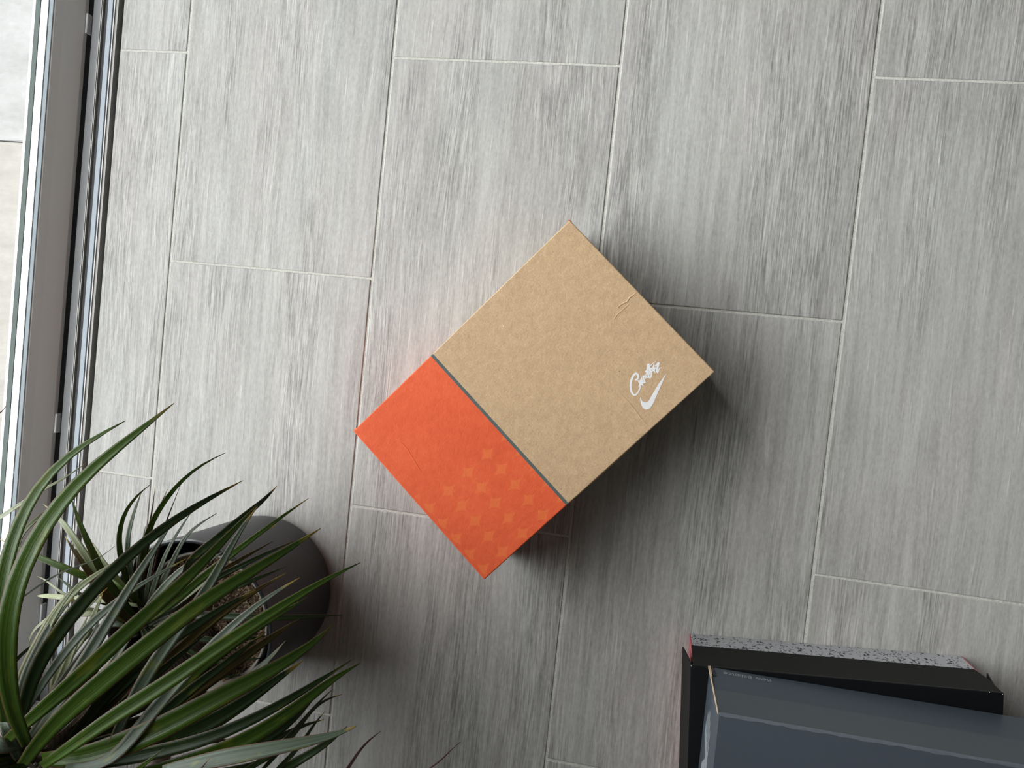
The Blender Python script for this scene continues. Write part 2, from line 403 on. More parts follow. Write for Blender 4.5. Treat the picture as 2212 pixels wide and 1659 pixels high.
for a, b in zip(rings, rings[1:]):
    for i in range(4 * N_): bm.faces.new((a[i], a[(i + 1) % (4 * N_)], b[(i + 1) % (4 * N_)], b[i]))
bm.faces.new(rings[0][::-1])
inn = bowed(N_, 0.095, 0.0040, 0.002); inb = bowed(N_, 0.003, 0.0040, 0.0)
for a, b in ((rings[-1], inn), (inn, inb)):
    for i in range(4 * N_): bm.faces.new((a[i], a[(i + 1) % (4 * N_)], b[(i + 1) % (4 * N_)], b[i]))
bm.faces.new(inb)
obj('box_tray', bm, km, sb)
# lid: top panel and skirt
bm = bmesh.new()
box(bm, 0, BL, 0, BW, LH - 0.003, LH, 0.0013, 3)
obj('lid_top', bm, km, sb, smooth=False)
bm = bmesh.new(); sk0 = 0.068
def skirt(x0, x1, y0, y1): box(bm, x0, x1, y0, y1, sk0, LH - 0.0028, 0.0004, 1)
skirt(0.0002, BL - 0.0002, 0.0002, 0.0024); skirt(0.0002, BL - 0.0002, BW - 0.0024, BW - 0.0002)
skirt(0.0002, 0.0024, 0.003, BW - 0.003); skirt(BL - 0.0024, BL - 0.0002, 0.003, BW - 0.003)
obj('lid_skirt', bm, km, sb)
# torn corner tabs at two corners, red-orange lining showing
lining = simple('red_orange_lining', (0.62, 0.13, 0.06), 0.7)
for cx, cy in ((BL, BW), (0.0, BW)):
    bm = bmesh.new(); sgn = 1 if cx > 0 else -1
    slab(bm, [(cx - sgn * .006, cy - .0004, LH - .002), (cx - sgn * .0005, cy + .0018, LH - .003), (cx + sgn * .0012, cy + .0004, LH - .011), (cx - sgn * .004, cy - .0003, LH - .012)], (0.0002, -0.0010, 0))
    obj('corner_tab', bm, lining, sb)
# the creases pressed into the lid (raised paper ridges)
crm = km
def to_local(p): 
    return sb_inv @ Vector(p)
sb_inv = (Matrix.Translation(sb.location) @ Matrix.Rotation(rz, 4, 'Z')).inverted()
def ridge(name, pts, wd, hgt, mat, parent=sb, H=LH):
    bm = bmesh.new(); P = crom([to_local(at(x, y, H)) for x, y in pts], 4); prev = None
    for i, p in enumerate(P):
        d = (P[min(i + 1, len(P) - 1)] - P[max(i - 1, 0)]); d.z = 0; d.normalize(); s = Vector((-d.y, d.x, 0)) * wd * (0.25 + math.sin(math.pi * (0.1 + 0.8 * i / max(1, len(P) - 1))))
        row = [bm.verts.new((p.x + s.x, p.y + s.y, H - .0001)), bm.verts.new((p.x, p.y, H + hgt)), bm.verts.new((p.x - s.x, p.y - s.y, H - .0001))]
        if prev:
            for k in range(2): bm.faces.new((prev[k], prev[k + 1], row[k + 1], row[k]))
        prev = row
    return obj(name, bm, mat, parent)
ridge('lid_crease', [(1372, 634), (1366, 639), (1360, 643), (1354, 652), (1343, 657), (1334, 665)], .0011, .00045, crm)
ridge('lid_crease', [(1360, 655), (1350, 665), (1337, 676), (1326, 690)], .0009, .0003, crm)
ridge('lid_crease', [(1340, 851), (1357, 868), (1372, 886), (1384, 903), (1398, 918)], .0010, .0003, crm)
ocr = km
ridge('lid_crease', [(866, 955), (878, 968), (888, 984), (900, 1004), (912, 1022)], .0009, .0003, ocr)
# white print
white_ink = simple('white_screen_print', (0.62, 0.60, 0.60), 0.6, 0, 0.3, 0.04, 700)
def L6(x, y): return to_local(at(1320 + x / 9.217, 740 + y / 9.217, LH))
def print_poly(bm, pts, z=LH + .00012):
    vs = [bm.verts.new((L6(*p).x, L6(*p).y, z)) for p in pts]
    bm.faces.new(vs)
def smooth_closed(pts, n=5):
    out = []; N = len(pts)
    for i in range(N):
        p0, p1, p2, p3 = (Vector(pts[(i + k) % N]) for k in (-1, 0, 1, 2))
        for j in range(n):
            t_ = j / n
            out.append(0.5 * ((2 * p1) + (-p0 + p2) * t_ + (2 * p0 - 5 * p1 + 4 * p2 - p3) * t_ ** 2 + (-p0 + 3 * p1 - 3 * p2 + p3) * t_ ** 3))
    return [tuple(v) for v in out]
def strip(bm, left, right, z):
    """ribbon between two matching point lists"""
    prev = None
    for a, b in zip(left, right):
        la, lb = L6(*a), L6(*b); row = (bm.verts.new((la.x, la.y, z)), bm.verts.new((lb.x, lb.y, z)))
        if prev: bm.faces.new((prev[0], row[0], row[1], prev[1]))
        prev = row
bm = bmesh.new()
outer = crom([(582, 1076), (583, 1160), (603, 1245), (645, 1310), (705, 1333), (770, 1308), (832, 1225), (900, 1075), (985, 880), (1106, 606)], 6)
inner = crom([(582, 1076), (600, 1130), (622, 1163), (650, 1182), (700, 1192), (748, 1160), (800, 1070), (860, 965), (950, 820), (1106, 606)], 6)
strip(bm, outer, inner, LH + .00015)
obj('printed_tick', bm, white_ink, sb)
bm = bmesh.new(); zz = [LH + .00012]
def stroke(pts, w0, w1=None, wm=None):
    w1 = w0 if w1 is None else w1; P = crom(pts, 6); n = len(P); le, ri = [], []
    zz[0] += 4e-6
    for i, p in enumerate(P):
        d = P[min(i + 1, n - 1)] - P[max(i - 1, 0)]; d.normalize(); u = i / (n - 1)
        ww = w0 + (w1 - w0) * u
        if wm: ww += (wm - (w0 + w1) / 2) * math.sin(math.pi * u)
        le.append((p.x - d.y * ww / 2, p.y + d.x * ww / 2)); ri.append((p.x + d.y * ww / 2, p.y - d.x * ww / 2))
    strip(bm, le, ri, zz[0])
def star_poly(pts):
    zz[0] += 4e-6; c = (sum(p[0] for p in pts) / len(pts), sum(p[1] for p in pts) / len(pts))
    cv = bm.verts.new((L6(*c).x, L6(*c).y, zz[0])); vs = [bm.verts.new((L6(*p).x, L6(*p).y, zz[0])) for p in pts]
    for i in range(len(vs)): bm.faces.new((cv, vs[i], vs[(i + 1) % len(vs)]))
stroke([(497, 742), (522, 725), (540, 690), (530, 640), (492, 618), (448, 655), (408, 735), (390, 830), (392, 920), (412, 990), (445, 1036), (480, 1044), (520, 1010), (560, 945), (588, 862)], 34, 22, 44)
stroke([(482, 728), (495, 742), (512, 742)], 26, 26)
star_poly([(520, 750), (575, 752), (617, 662), (628, 760), (692, 800), (627, 818), (656, 877), (600, 842), (543, 902), (562, 818)])
stroke([(640, 655), (655, 740), (684, 802)], 34, 24); stroke([(655, 690), (672, 655), (690, 668), (684, 720)], 24, 22)
stroke([(684, 640), (700, 682), (740, 690), (745, 640), (715, 600), (700, 640)], 26, 26)
stroke([(735, 425), (728, 540), (742, 650), (778, 702), (800, 650), (788, 560), (762, 470)], 40, 22)
stroke([(684, 588), (735, 520), (800, 445), (890, 370)], 34, 10); stroke([(755, 420), (762, 520), (765, 640)], 30, 24)
star_poly([(768, 505), (822, 498), (858, 395), (866, 492), (925, 500), (872, 542), (888, 618), (838, 568), (788, 604), (808, 545)])
stroke([(872, 470), (905, 450), (952, 396)], 26, 44); stroke([(955, 395), (925, 500), (905, 585)], 40, 38); stroke([(905, 585), (935, 585), (962, 520), (1016, 500)], 36, 10)
obj('printed_script', bm, white_ink, sb)

# ------------------------------------------------------------------ black lidded box over a speckled tray
def terrazzo():
    t = NT('grey_speckle_print'); tcn = t.n('ShaderNodeTexCoord').outputs['Object']
    wv = t.noise(tcn, 130, 3, 0.6, 'Color')
    dv = t.n('ShaderNodeVectorMath', {0: wv, 1: (0.5, 0.5, 0.5)}, operation='SUBTRACT').outputs[0]
    dv = t.n('ShaderNodeVectorMath', {0: dv, 'Scale': 0.012}, operation='SCALE').outputs[0]
    v = t.n('ShaderNodeVectorMath', {0: tcn, 1: dv}, operation='ADD').outputs[0]
    c = (0.36, 0.36, 0.37, 1)
    for sc, th, pk, off in ((250, 0.46, 0.62, 0), (400, 0.50, 0.75, 3), (130, 0.32, 0.34, 7)):
        vo = t.n('ShaderNodeTexVoronoi', {'Vector': t.scale(v, (1.0, 0.0, 0.62), (off, off, off)), 'Scale': float(sc)})
        pick = t.n('ShaderNodeSeparateXYZ', {0: vo.outputs['Color']}).outputs[0]
        mk = t.math('MULTIPLY', t.math('LESS_THAN', vo.outputs['Distance'], t.math('MULTIPLY', pick, th / pk)), t.math('LESS_THAN', pick, pk))
        c = t.mix(mk, c, (0.022, 0.02, 0.03, 1))
    return t.done(t.bsdf(Base_Color=c, Roughness=0.5))
M['terrazzo'] = terrazzo()
M['black_card'] = simple('satin_black_card', (0.0105, 0.0100, 0.0095), 0.55, 0, 0.12, 0.1, 300)
M['black_top'] = simple('gloss_black_card', (0.0035, 0.0037, 0.0042), 0.34, 0, 0.35)
M['red_card'] = simple('dusty_red_board', (0.42, 0.10, 0.11), 0.7)
M['grey_edge'] = simple('raw_grey_board_edge', (0.45, 0.43, 0.41), 0.85)
A = at(1491.5, 1436, .104); B = at(2169, 1497, .104)
ang = math.atan2((B - A).y, (B - A).x); LL = (B - A).length; DD = 0.225
bb = empty('black_shoe_box', (A.x, A.y, 0), ang)
tag(bb, 'black lidded shoe box with speckled grey tray, at the bottom of the stack', 'shoe box')
# local frame: x along the front, front face at y=0, body towards -y
bm = bmesh.new(); box(bm, 0.0052, LL - 0.0042, -DD + .003, .0002, 0.0, 0.064, .0006, 1)
obj('box_tray', bm, M['terrazzo'], bb)
for x0, x1 in ((0.0034, 0.0052), (LL - .0042, LL - .0026)):
    bm = bmesh.new(); box(bm, x0, x1, -DD + .004, -.0002, 0.0, 0.062, .0004, 1)
    obj('tray_end', bm, M['red_card'], bb)['label'] = 'red end panel of the tray'
bm = bmesh.new(); box(bm, -.0002, LL + .0002, -DD, .0, .1012, .1040, .0010, 2)
obj('lid_top', bm, M['black_top'], bb)
bm = bmesh.new()
slab(bm, [(.0030, -.0002, .1018), (LL - .0010, -.0002, .1018), (LL - .0015, .0006, .070), (LL - .008, .0030, .0490), (.0035, .0030, .0490)], (0, -.0014, 0))
obj('lid_front', bm, M['black_card'], bb)
bm = bmesh.new(); box(bm, .002, LL - .002, -DD + .0003, -DD + .0017, .049, .1014); obj('lid_back', bm, M['black_card'], bb)
for sgn, x in ((-1, 0.0008), (1, LL - .0008)):   # end flaps spring outwards at their lower edge
    bm = bmesh.new(); nseg = 8; prev = None
    for i in range(nseg + 1):
        u = i / nseg; x_ = x + sgn * 0.0075 * u ** 1.5; z_ = .1018 - .0545 * u; yf = -.0030 + .0022 * u; th_ = -sgn * .0013
        row = [bm.verts.new(p) for p in ((x_, yf, z_), (x_, -DD + .001, z_), (x_ + th_, -DD + .001, z_), (x_ + th_, yf, z_))]
        if prev:
            for q in range(4): bm.faces.new((prev[q], prev[(q + 1) % 4], row[(q + 1) % 4], row[q]))
        else: bm.faces.new(row[::-1])
        prev = row
    bm.faces.new(prev); bmesh.ops.recalc_face_normals(bm, faces=bm.faces)
    obj('lid_end', bm, M['black_card'], bb)
M['nick'] = simple('worn_white_nick', (0.7, 0.7, 0.68), 0.6)
for (x, y) in ((.0012, -.0012), (LL - .0015, -.0015), (LL - .014, -.0005)):
    bm = bmesh.new(); box(bm, x - .0004, x + .0004, y - .0004, y + .0004, .1036, .1042, .00015, 1)
    obj('corner_nick', bm, M['nick'], bb)

# ------------------------------------------------------------------ slate blue box on top
def slate(name, a, b, rough=0.5):
    t = NT(name); tcn = t.n('ShaderNodeTexCoord').outputs['Object']
    n1 = t.noise(tcn, 500, 3, 0.6); n2 = t.noise(tcn, 9, 2)
    c = t.mix(t.math('ADD', t.math('MULTIPLY', n1, 0.4), t.math('MULTIPLY', n2, 0.6)), (*a, 1), (*b, 1))
    return t.done(t.bsdf(Base_Color=c, Roughness=rough, Specular_IOR_Level=0.4, Normal=t.bump(n1, .00008)))
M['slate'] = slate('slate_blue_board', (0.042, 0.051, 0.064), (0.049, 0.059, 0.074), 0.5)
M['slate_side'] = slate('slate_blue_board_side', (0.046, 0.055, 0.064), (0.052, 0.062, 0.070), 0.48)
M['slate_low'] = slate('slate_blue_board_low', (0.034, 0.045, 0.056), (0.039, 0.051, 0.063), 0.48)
M['slate_edge'] = simple('rubbed_slate_edge', (0.082, 0.092, 0.108), 0.6, 0, 0.4, 0.3, 160)
M['corr'] = simple('raw_kraft_corrugation', (0.40, 0.30, 0.21), 0.85, 0, 0.3, 0.4, 900)
M['slate_ink'] = simple('pale_grey_ink', (0.17, 0.185, 0.19), 0.55)
M['slate_logo'] = simple('silver_grey_ink', (0.20, 0.22, 0.235), 0.5)
Z0, ZM, Z1 = .1045, .166, .2245
T0 = at(1551, 1540, Z1); T1 = at(2201, 1653, Z1); ang2 = math.atan2((T1 - T0).y, (T1 - T0).x)
NL, ND = .345, .235
nb = empty('slate_shoe_box', (T0.x, T0.y, Z0), ang2)
tag(nb, 'slate blue shoe box with pale lettering, lying on top of the black box', 'shoe box')
hz = Z1 - Z0; hm = ZM - Z0
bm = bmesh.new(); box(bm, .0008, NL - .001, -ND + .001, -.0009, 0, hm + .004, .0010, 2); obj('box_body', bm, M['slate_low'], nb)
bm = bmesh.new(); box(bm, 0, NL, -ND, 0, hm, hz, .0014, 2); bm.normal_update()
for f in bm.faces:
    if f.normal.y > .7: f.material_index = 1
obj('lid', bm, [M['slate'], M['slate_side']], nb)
bm = bmesh.new()
prevr = None
for i in range(60):
    x = .002 + (NL - .004) * i / 59; wq = .0011 + .0005 * math.sin(i * 1.7) + .0004 * math.sin(i * .61)
    row = [bm.verts.new((x, .00025, hz - .0016 - wq * .6)), bm.verts.new((x, -.0003, hz - .0001)), bm.verts.new((x, -.0012 - wq, hz + .00018)), bm.verts.new((x, -.0016 - wq, hz - .0002))]
    if prevr:
        for k in range(3): bm.faces.new((prevr[k], row[k], row[k + 1], prevr[k + 1]))
    prevr = row
obj('worn_edge', bm, M['slate_edge'], nb)
bm = bmesh.new()
slab(bm, [(-.0005, .0003, .030), (.0004, .0004, .030), (.0005, .0004, hz - .002), (-.0003, .0003, hz - .002)], (0, -.0022, 0))
slab(bm, [(-.0008, .0006, .0015), (.0017, .0006, .0015), (.0014, .0006, .030), (-.0006, .0006, .030)], (0, -.0022, 0))
obj('raw_board_edge', bm, M['corr'], nb)['label'] = 'raw brown corrugated edge'
bm = bmesh.new(); slab(bm, [(.0024, .0002, .0025), (.0042, .0002, .0025), (.0052, .0002, .027), (.0030, .0002, .027)], (0, -.0009, 0)); obj('corner_slot', bm, M['seal'], nb)
def text(name, body, size, mat, parent, mw, shear=0.0, xs=1.0, off=0.0, ext=0.0001):
    c = bpy.data.curves.new(name, 'FONT'); c.body = body; c.size = size; c.extrude = ext; c.shear = shear; c.offset = off; c.align_x = 'LEFT'
    c.materials.append(mat); o = bpy.data.objects.new(name, c); link(o, parent)
    bpy.context.view_layer.update()
    me = bpy.data.meshes.new_from_object(o.evaluated_get(bpy.context.evaluated_depsgraph_get()))
    bpy.data.objects.remove(o); me.materials.clear(); me.materials.append(mat)
    for v in me.vertices: v.co.x *= xs
    o = bpy.data.objects.new(name, me); link(o, parent); o.matrix_local = mw; return o
# front lettering, upside down: reads from right to left as seen from the camera
pR = at(1666.7, 1471, Z0 + .012); pL = at(1563, 1455, Z0 + .012)
inv = (Matrix.Translation(nb.location) @ Matrix.Rotation(ang2, 4, 'Z')).inverted()
xr = (inv @ pR).x; xl = (inv @ pL).x
mw = Matrix.Translation((xr, -.00075, .0088)) @ Matrix(((-1, 0, 0), (0, 0, 1), (0, 1, 0))).to_4x4()
o = text('printed_lettering', 'new balance', .0132, M['slate_ink'], nb, mw)
wq = max(v.co.x for v in o.data.vertices)
for v in o.data.vertices: v.co.x *= (xr - xl) / wq
mw = Matrix.Translation((-.00005, -.0475, .035)) @ Matrix(((0, 0, -1), (-1, 0, 0), (0, 1, 0))).to_4x4()
o = text('printed_logo', 'NB', .060, M['slate_logo'], nb, mw, shear=0.35, xs=1.35, off=0.0030)
bm = bmesh.new()
for k in range(5):
    z = .040 + k * .0085; y0 = (-.034, -.029, -.025, -.031, -.038)[k]
    quad(bm, (-.0002, y0, z), (-.0002, -.050 - .25 * z, z), (-.0002, -.050 - .25 * z, z + .0050), (-.0002, y0 - .003, z + .0050))
obj('logo_stripes', bm, M['slate_logo'], nb)

# ------------------------------------------------------------------ planter
PX, PY = 0.1892, -0.7325
M['pot'] = simple('matt_charcoal_ceramic', (0.020, 0.021, 0.022), 0.45, 0, 0.4, 0.03, 200)
M['pot_rim'] = simple('glossy_charcoal_rim', (0.022, 0.024, 0.027), 0.18, 0, 0.5)
M['nursery'] = simple('taupe_plastic', (0.30, 0.275, 0.235), 0.5)
pot = empty('planter', (PX, PY, 0)); tag(pot, 'round matt charcoal planter holding the palm-like plant by the glass door', 'planter')
prof_ = [(0.0, 0.0), (0.088, 0.0), (0.0945, .0022), (0.0988, .0075), (0.1003, .016)]
prof_ += [(0.1003 + (0.1060 - 0.1003) * k / 8, .016 + (.1840 - .016) * k / 8) for k in range(1, 9)]
bm = bmesh.new(); lathe(bm, prof_, 96); obj('pot_body', bm, M['pot'], pot, smooth=True)
bm = bmesh.new(); lathe(bm, [(.1060, .1840), (.1062, .1856), (.1054, .1865), (.1026, .1862), (.1012, .1846), (.1005, .178), (.0965, .010), (0, .010)], 96); obj('pot_rim', bm, M['pot_rim'], pot, smooth=True)['label'] = 'glossy dark rim and inner wall'
ip = empty('nursery_pot', (PX - .002, PY - .002, .0105)); tag(ip, 'taupe plastic nursery pot of bark mulch set inside the charcoal planter', 'plant pot')
NR = .0848
bm = bmesh.new(); lathe(bm, [(0, 0), (.068, 0), (.0700, .004), (.0800, .128), (.0805, .1290), (NR, .1300), (NR + .0005, .1415), (NR, .1428), (NR - .0022, .1428), (NR - .0030, .1415), (NR - .0036, .1330), (.0785, .1290), (.0680, .006), (0, .006)], 80); obj('pot_shell', bm, M['nursery'], ip, smooth=True)
def mulch_mat():
    t = NT('bark_mulch'); tcn = t.n('ShaderNodeTexCoord').outputs['Object']
    v = t.n('ShaderNodeTexVoronoi', {'Vector': tcn, 'Scale': 260.0}); p = t.n('ShaderNodeSeparateXYZ', {0: v.outputs['Color']}).outputs[0]
    c = t.ramp(p, [(0.0, (0.040, 0.024, 0.014)), (0.55, (0.16, 0.10, 0.06)), (1.0, (0.46, 0.35, 0.22))])
    return t.done(t.bsdf(Base_Color=c, Roughness=0.9))
M['mulch'] = mulch_mat()
bm = bmesh.new(); rnd = random.Random(3)
def sz(r, a): return .1270 + .004 * math.sin(r * 90 + a * 3) * (1 - r / .085) 
rr = []
for i in range(13):
    r = .0795 * i / 12
    rr.append([bm.verts.new((0, 0, .128))] if i == 0 else [bm.verts.new((r * math.cos(2 * math.pi * k / 40), r * math.sin(2 * math.pi * k / 40), sz(r, 2 * math.pi * k / 40) + rnd.uniform(-.001, .001))) for k in range(40)])
for a, b in zip(rr, rr[1:]):
    for k in range(40):
        if len(a) == 1: bm.faces.new((a[0], b[k], b[(k + 1) % 40]))
        else: bm.faces.new((a[k], b[k], b[(k + 1) % 40], a[(k + 1) % 40]))
for q in range(5200):
    r = .0785 * math.sqrt(rnd.random()); a = rnd.uniform(0, 6.283); l = rnd.uniform(.0015, .0052); wd = rnd.uniform(.0004, .0012)
    c = Vector((r * math.cos(a), r * math.sin(a), sz(r, a) + rnd.uniform(0, .0035)))
    d = Vector((rnd.uniform(-1, 1), rnd.uniform(-1, 1), rnd.uniform(-.5, .5))).normalized(); s = d.cross(Vector((0, 0, 1))).normalized() * wd; up = Vector((0, 0, wd * .6))
    e0, e1 = c - d * l / 2, c + d * l / 2
    vs = [bm.verts.new(p) for p in (e0 - s, e0 + s, e0 + up, e1 - s * .6, e1 + s * .6, e1 + up)]
    for f in ((0, 1, 4, 3), (1, 2, 5, 4), (2, 0, 3, 5)): bm.faces.new([vs[k] for k in f])
tag(obj('bark_mulch', bm, M['mulch'], ip), kind='stuff')

# ------------------------------------------------------------------ the plant
plant = empty('dracaena_plant', (PX, PY, .138)); tag(plant, 'tall dracaena with long narrow arching red-edged leaves, in the charcoal planter', 'potted plant')
def bark():
    t = NT('leaf_scarred_cane'); tcn = t.n('ShaderNodeTexCoord').outputs['Object']
    wv = t.n('ShaderNodeTexWave', {'Vector': tcn, 'Scale': 60.0, 'Distortion': 3.0, 'Detail': 2.0}, bands_direction='Z').outputs[1]
    c = t.ramp(wv, [(0.2, (0.075, 0.055, 0.040)), (0.8, (0.11, 0.085, 0.062))])
    return t.done(t.bsdf(Base_Color=c, Roughness=0.85, Normal=t.bump(wv, .0008)))
M['cane'] = bark()
def leaf_mat():
    t = NT('dracaena_leaf')
    uv = t.n('ShaderNodeUVMap', uv_map='UVMap').outputs[0]; s = t.n('ShaderNodeSeparateXYZ', {0: uv}); u, v = s.outputs[0], s.outputs[1]
    oi = t.n('ShaderNodeObjectInfo'); oc, rn = oi.outputs['Color'], oi.outputs['Random']
    lv = t.n('ShaderNodeCombineXYZ', {0: t.math('MULTIPLY', u, 5.0), 1: t.math('MULTIPLY', v, 0.8), 2: t.math('MULTIPLY', rn, 60.0)}).outputs[0]
    st = t.noise(lv, 1.4, 3, 0.5)
    blot = t.noise(t.n('ShaderNodeCombineXYZ', {0: u, 1: t.math('MULTIPLY', v, 6.0), 2: t.math('MULTIPLY', rn, 31.0)}).outputs[0], 1.5, 2)
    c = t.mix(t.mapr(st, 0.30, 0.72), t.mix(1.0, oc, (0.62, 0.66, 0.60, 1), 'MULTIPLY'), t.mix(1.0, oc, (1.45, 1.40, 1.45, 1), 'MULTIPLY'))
    c = t.mix(t.math('MULTIPLY', t.mapr(blot, 0.60, 0.76), 0.55), c, (0.155, 0.165, 0.012, 1))
    e = t.math('MULTIPLY', t.math('ABSOLUTE', t.math('SUBTRACT', u, 0.5)), 2.0)
    c = t.mix(t.math('MULTIPLY', t.mapr(e, 0.86, 0.97), 0.85), c, (0.105, 0.028, 0.022, 1))
    c = t.mix(t.math('MULTIPLY', t.mapr(v, 0.93, 0.985), t.mapr(rn, 0.3, 0.7)), c, t.mix(t.mapr(rn, 0.3, 0.9), (0.16, 0.045, 0.02, 1), (0.42, 0.30, 0.05, 1)))
    h = t.noise(t.n('ShaderNodeCombineXYZ', {0: t.math('MULTIPLY', u, 22.0), 1: v, 2: rn}).outputs[0], 1.0, 1)
    b = t.bsdf(Base_Color=c, Roughness=0.42, Specular_IOR_Level=0.38, Normal=t.bump(h, .0004, .5))
    tr = t.n('ShaderNodeBsdfTranslucent', {'Color': t.mix(1.0, c, (1.6, 1.9, 0.6, 1), 'MULTIPLY')})
    return t.done(t.n('ShaderNodeMixShader', {0: 0.12, 1: b.outputs[0], 2: tr.outputs[0]}))
M['leaf'] = leaf_mat()
LC = dict(g=(0.038, 0.080, 0.006), d=(0.020, 0.040, 0.011), s=(0.052, 0.072, 0.045), p=(0.200, 0.225, 0.125), o=(0.060, 0.044, 0.010), m=(0.070, 0.030, 0.030))  # leaf colours; s, p have light and sheen put in, d has shade
PLI = Vector((PX, PY, .138)); NSEG = 20
def lookside(p, T, roll):
    vd = (CP - p).normalized(); sd = T.cross(vd)
    if sd.length < 1e-4: sd = T.cross(Vector((0, 0, 1)))
    sd.normalize(); return Matrix.Rotation(roll, 3, T) @ sd
def leaf3(P, width, kind='g', roll=0.0, fold=0.16, side=None, blunt=0.0, base_w=0.55):
    """P: 3-D centreline; width in metres; closed V-folded blade tapering to a drawn-out tip"""
    C = crom(P, 10)
    L = [0.0]
    for a, b in zip(C, C[1:]): L.append(L[-1] + (b - a).length)
    tot = L[-1]; pts = []
    for k in range(NSEG + 1):
        d = tot * k / NSEG; i = 0
        while i < len(L) - 2 and L[i + 1] < d: i += 1
        f = (d - L[i]) / max(1e-9, L[i + 1] - L[i]); pts.append(C[i].lerp(C[i + 1], min(1, f)))
    for it in range(6):
        q = [p.copy() for p in pts]
        for k in range(1, NSEG): q[k] = pts[k] * .5 + (pts[k - 1] + pts[k + 1]) * .25
        pts = q
    bm = bmesh.new(); uvl = bm.loops.layers.uv.new('UVMap'); rows = []
    for k, p in enumerate(pts):
        u = k / NSEG
        T = (pts[min(k + 1, NSEG)] - pts[max(k - 1, 0)]).normalized()
        sd = lookside(p, T, roll) if side is None else (side - T * side.dot(T)).normalized()
        nr = sd.cross(T).normalized() 
        if nr.z < 0 and side is not None: nr = -nr
        prof_w = (base_w + (1 - base_w) * min(1, u / 0.35) ** 0.8) * max(0.0, 1 - u ** (3.0 if not blunt else 12)) ** 0.85
        wd = max(width * prof_w, 0.0005) / 2; th = 0.00035
        top, bot = [], []
        for j, e in enumerate((-1, -0.5, 0, 0.5, 1)):
            q = p + sd * (wd * e) - nr * (-abs(e) * wd * 2 * fold + wd * fold)
            top.append(bm.verts.new(q + nr * (th if abs(e) < 1 else th * .3) - PLI)); bot.append(bm.verts.new(q - nr * (th if abs(e) < 1 else th * .3) - PLI))
        rows.append((top, bot))
    def face(vs, uvs):
        f = bm.faces.new(vs); f.smooth = True
        for lp, q in zip(f.loops, uvs): lp[uvl].uv = q
    for k in range(NSEG):
        (t0, b0), (t1, b1) = rows[k], rows[k + 1]; v0, v1 = k / NSEG, (k + 1) / NSEG
        for j in range(4):
            u0, u1 = j / 4, (j + 1) / 4
            face((t0[j], t0[j + 1], t1[j + 1], t1[j]), ((u0, v0), (u1, v0), (u1, v1), (u0, v1)))
            face((b0[j + 1], b0[j], b1[j], b1[j + 1]), ((u1, v0), (u0, v0), (u0, v1), (u1, v1)))
        face((t0[0], t1[0], b1[0], b0[0]), ((0, v0), (0, v1), (0, v1), (0, v0))); face((t0[4], b0[4], b1[4], t1[4]), ((1, v0), (1, v0), (1, v1), (1, v1)))
    face((rows[0][0] + rows[0][1][::-1]), [(0.5, 0)] * 10); face((rows[-1][0][::-1] + rows[-1][1]), [(0.5, 1)] * 10)
    bmesh.ops.recalc_face_normals(bm, faces=bm.faces)
    o = obj('leaf', bm, M['leaf'], plant)
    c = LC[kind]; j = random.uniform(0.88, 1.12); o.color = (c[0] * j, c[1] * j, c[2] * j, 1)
    return o
def hq(h, u):  # height along the leaf through start, middle, end
    a, m, b = h; return a * (1 - u) * (1 - 2 * u) + m * 4 * u * (1 - u) + b * u * (2 * u - 1)
def leaf(pts, wpx, h, kind='g', roll=None, fold=0.16, blunt=0, base_w=0.55):
    L = [0.0]
    for a, b in zip(pts, pts[1:]): L.append(L[-1] + math.hypot(b[0] - a[0], b[1] - a[1]))
    P = [at(x, y, hq(h, l / L[-1])) for (x, y), l in zip(pts, L)]
    mid = P[len(P) // 2]; wd = wpx * (CP.z - mid.z) / F_PX * 1.30
    mag = random.uniform(.22, .5) if roll is None else abs(roll)
    i = len(P) // 2; T = (P[min(i + 1, len(P) - 1)] - P[i - 1]).normalized()
    def face_x(a):
        n_ = lookside(P[i], T, a).cross(T).normalized()
        return -n_.x if n_.dot(CP - P[i]) > 0 else n_.x
    to_window = kind in 'spG'
    roll = mag if (face_x(mag) > face_x(-mag)) == to_window else -mag
    kind = kind.lower()
    return leaf3(P, wd / max(.6, math.cos(roll)), kind, roll, fold, None, blunt, base_w)
CA = (42, 1640)          # crown of the taller cane, seen from the camera
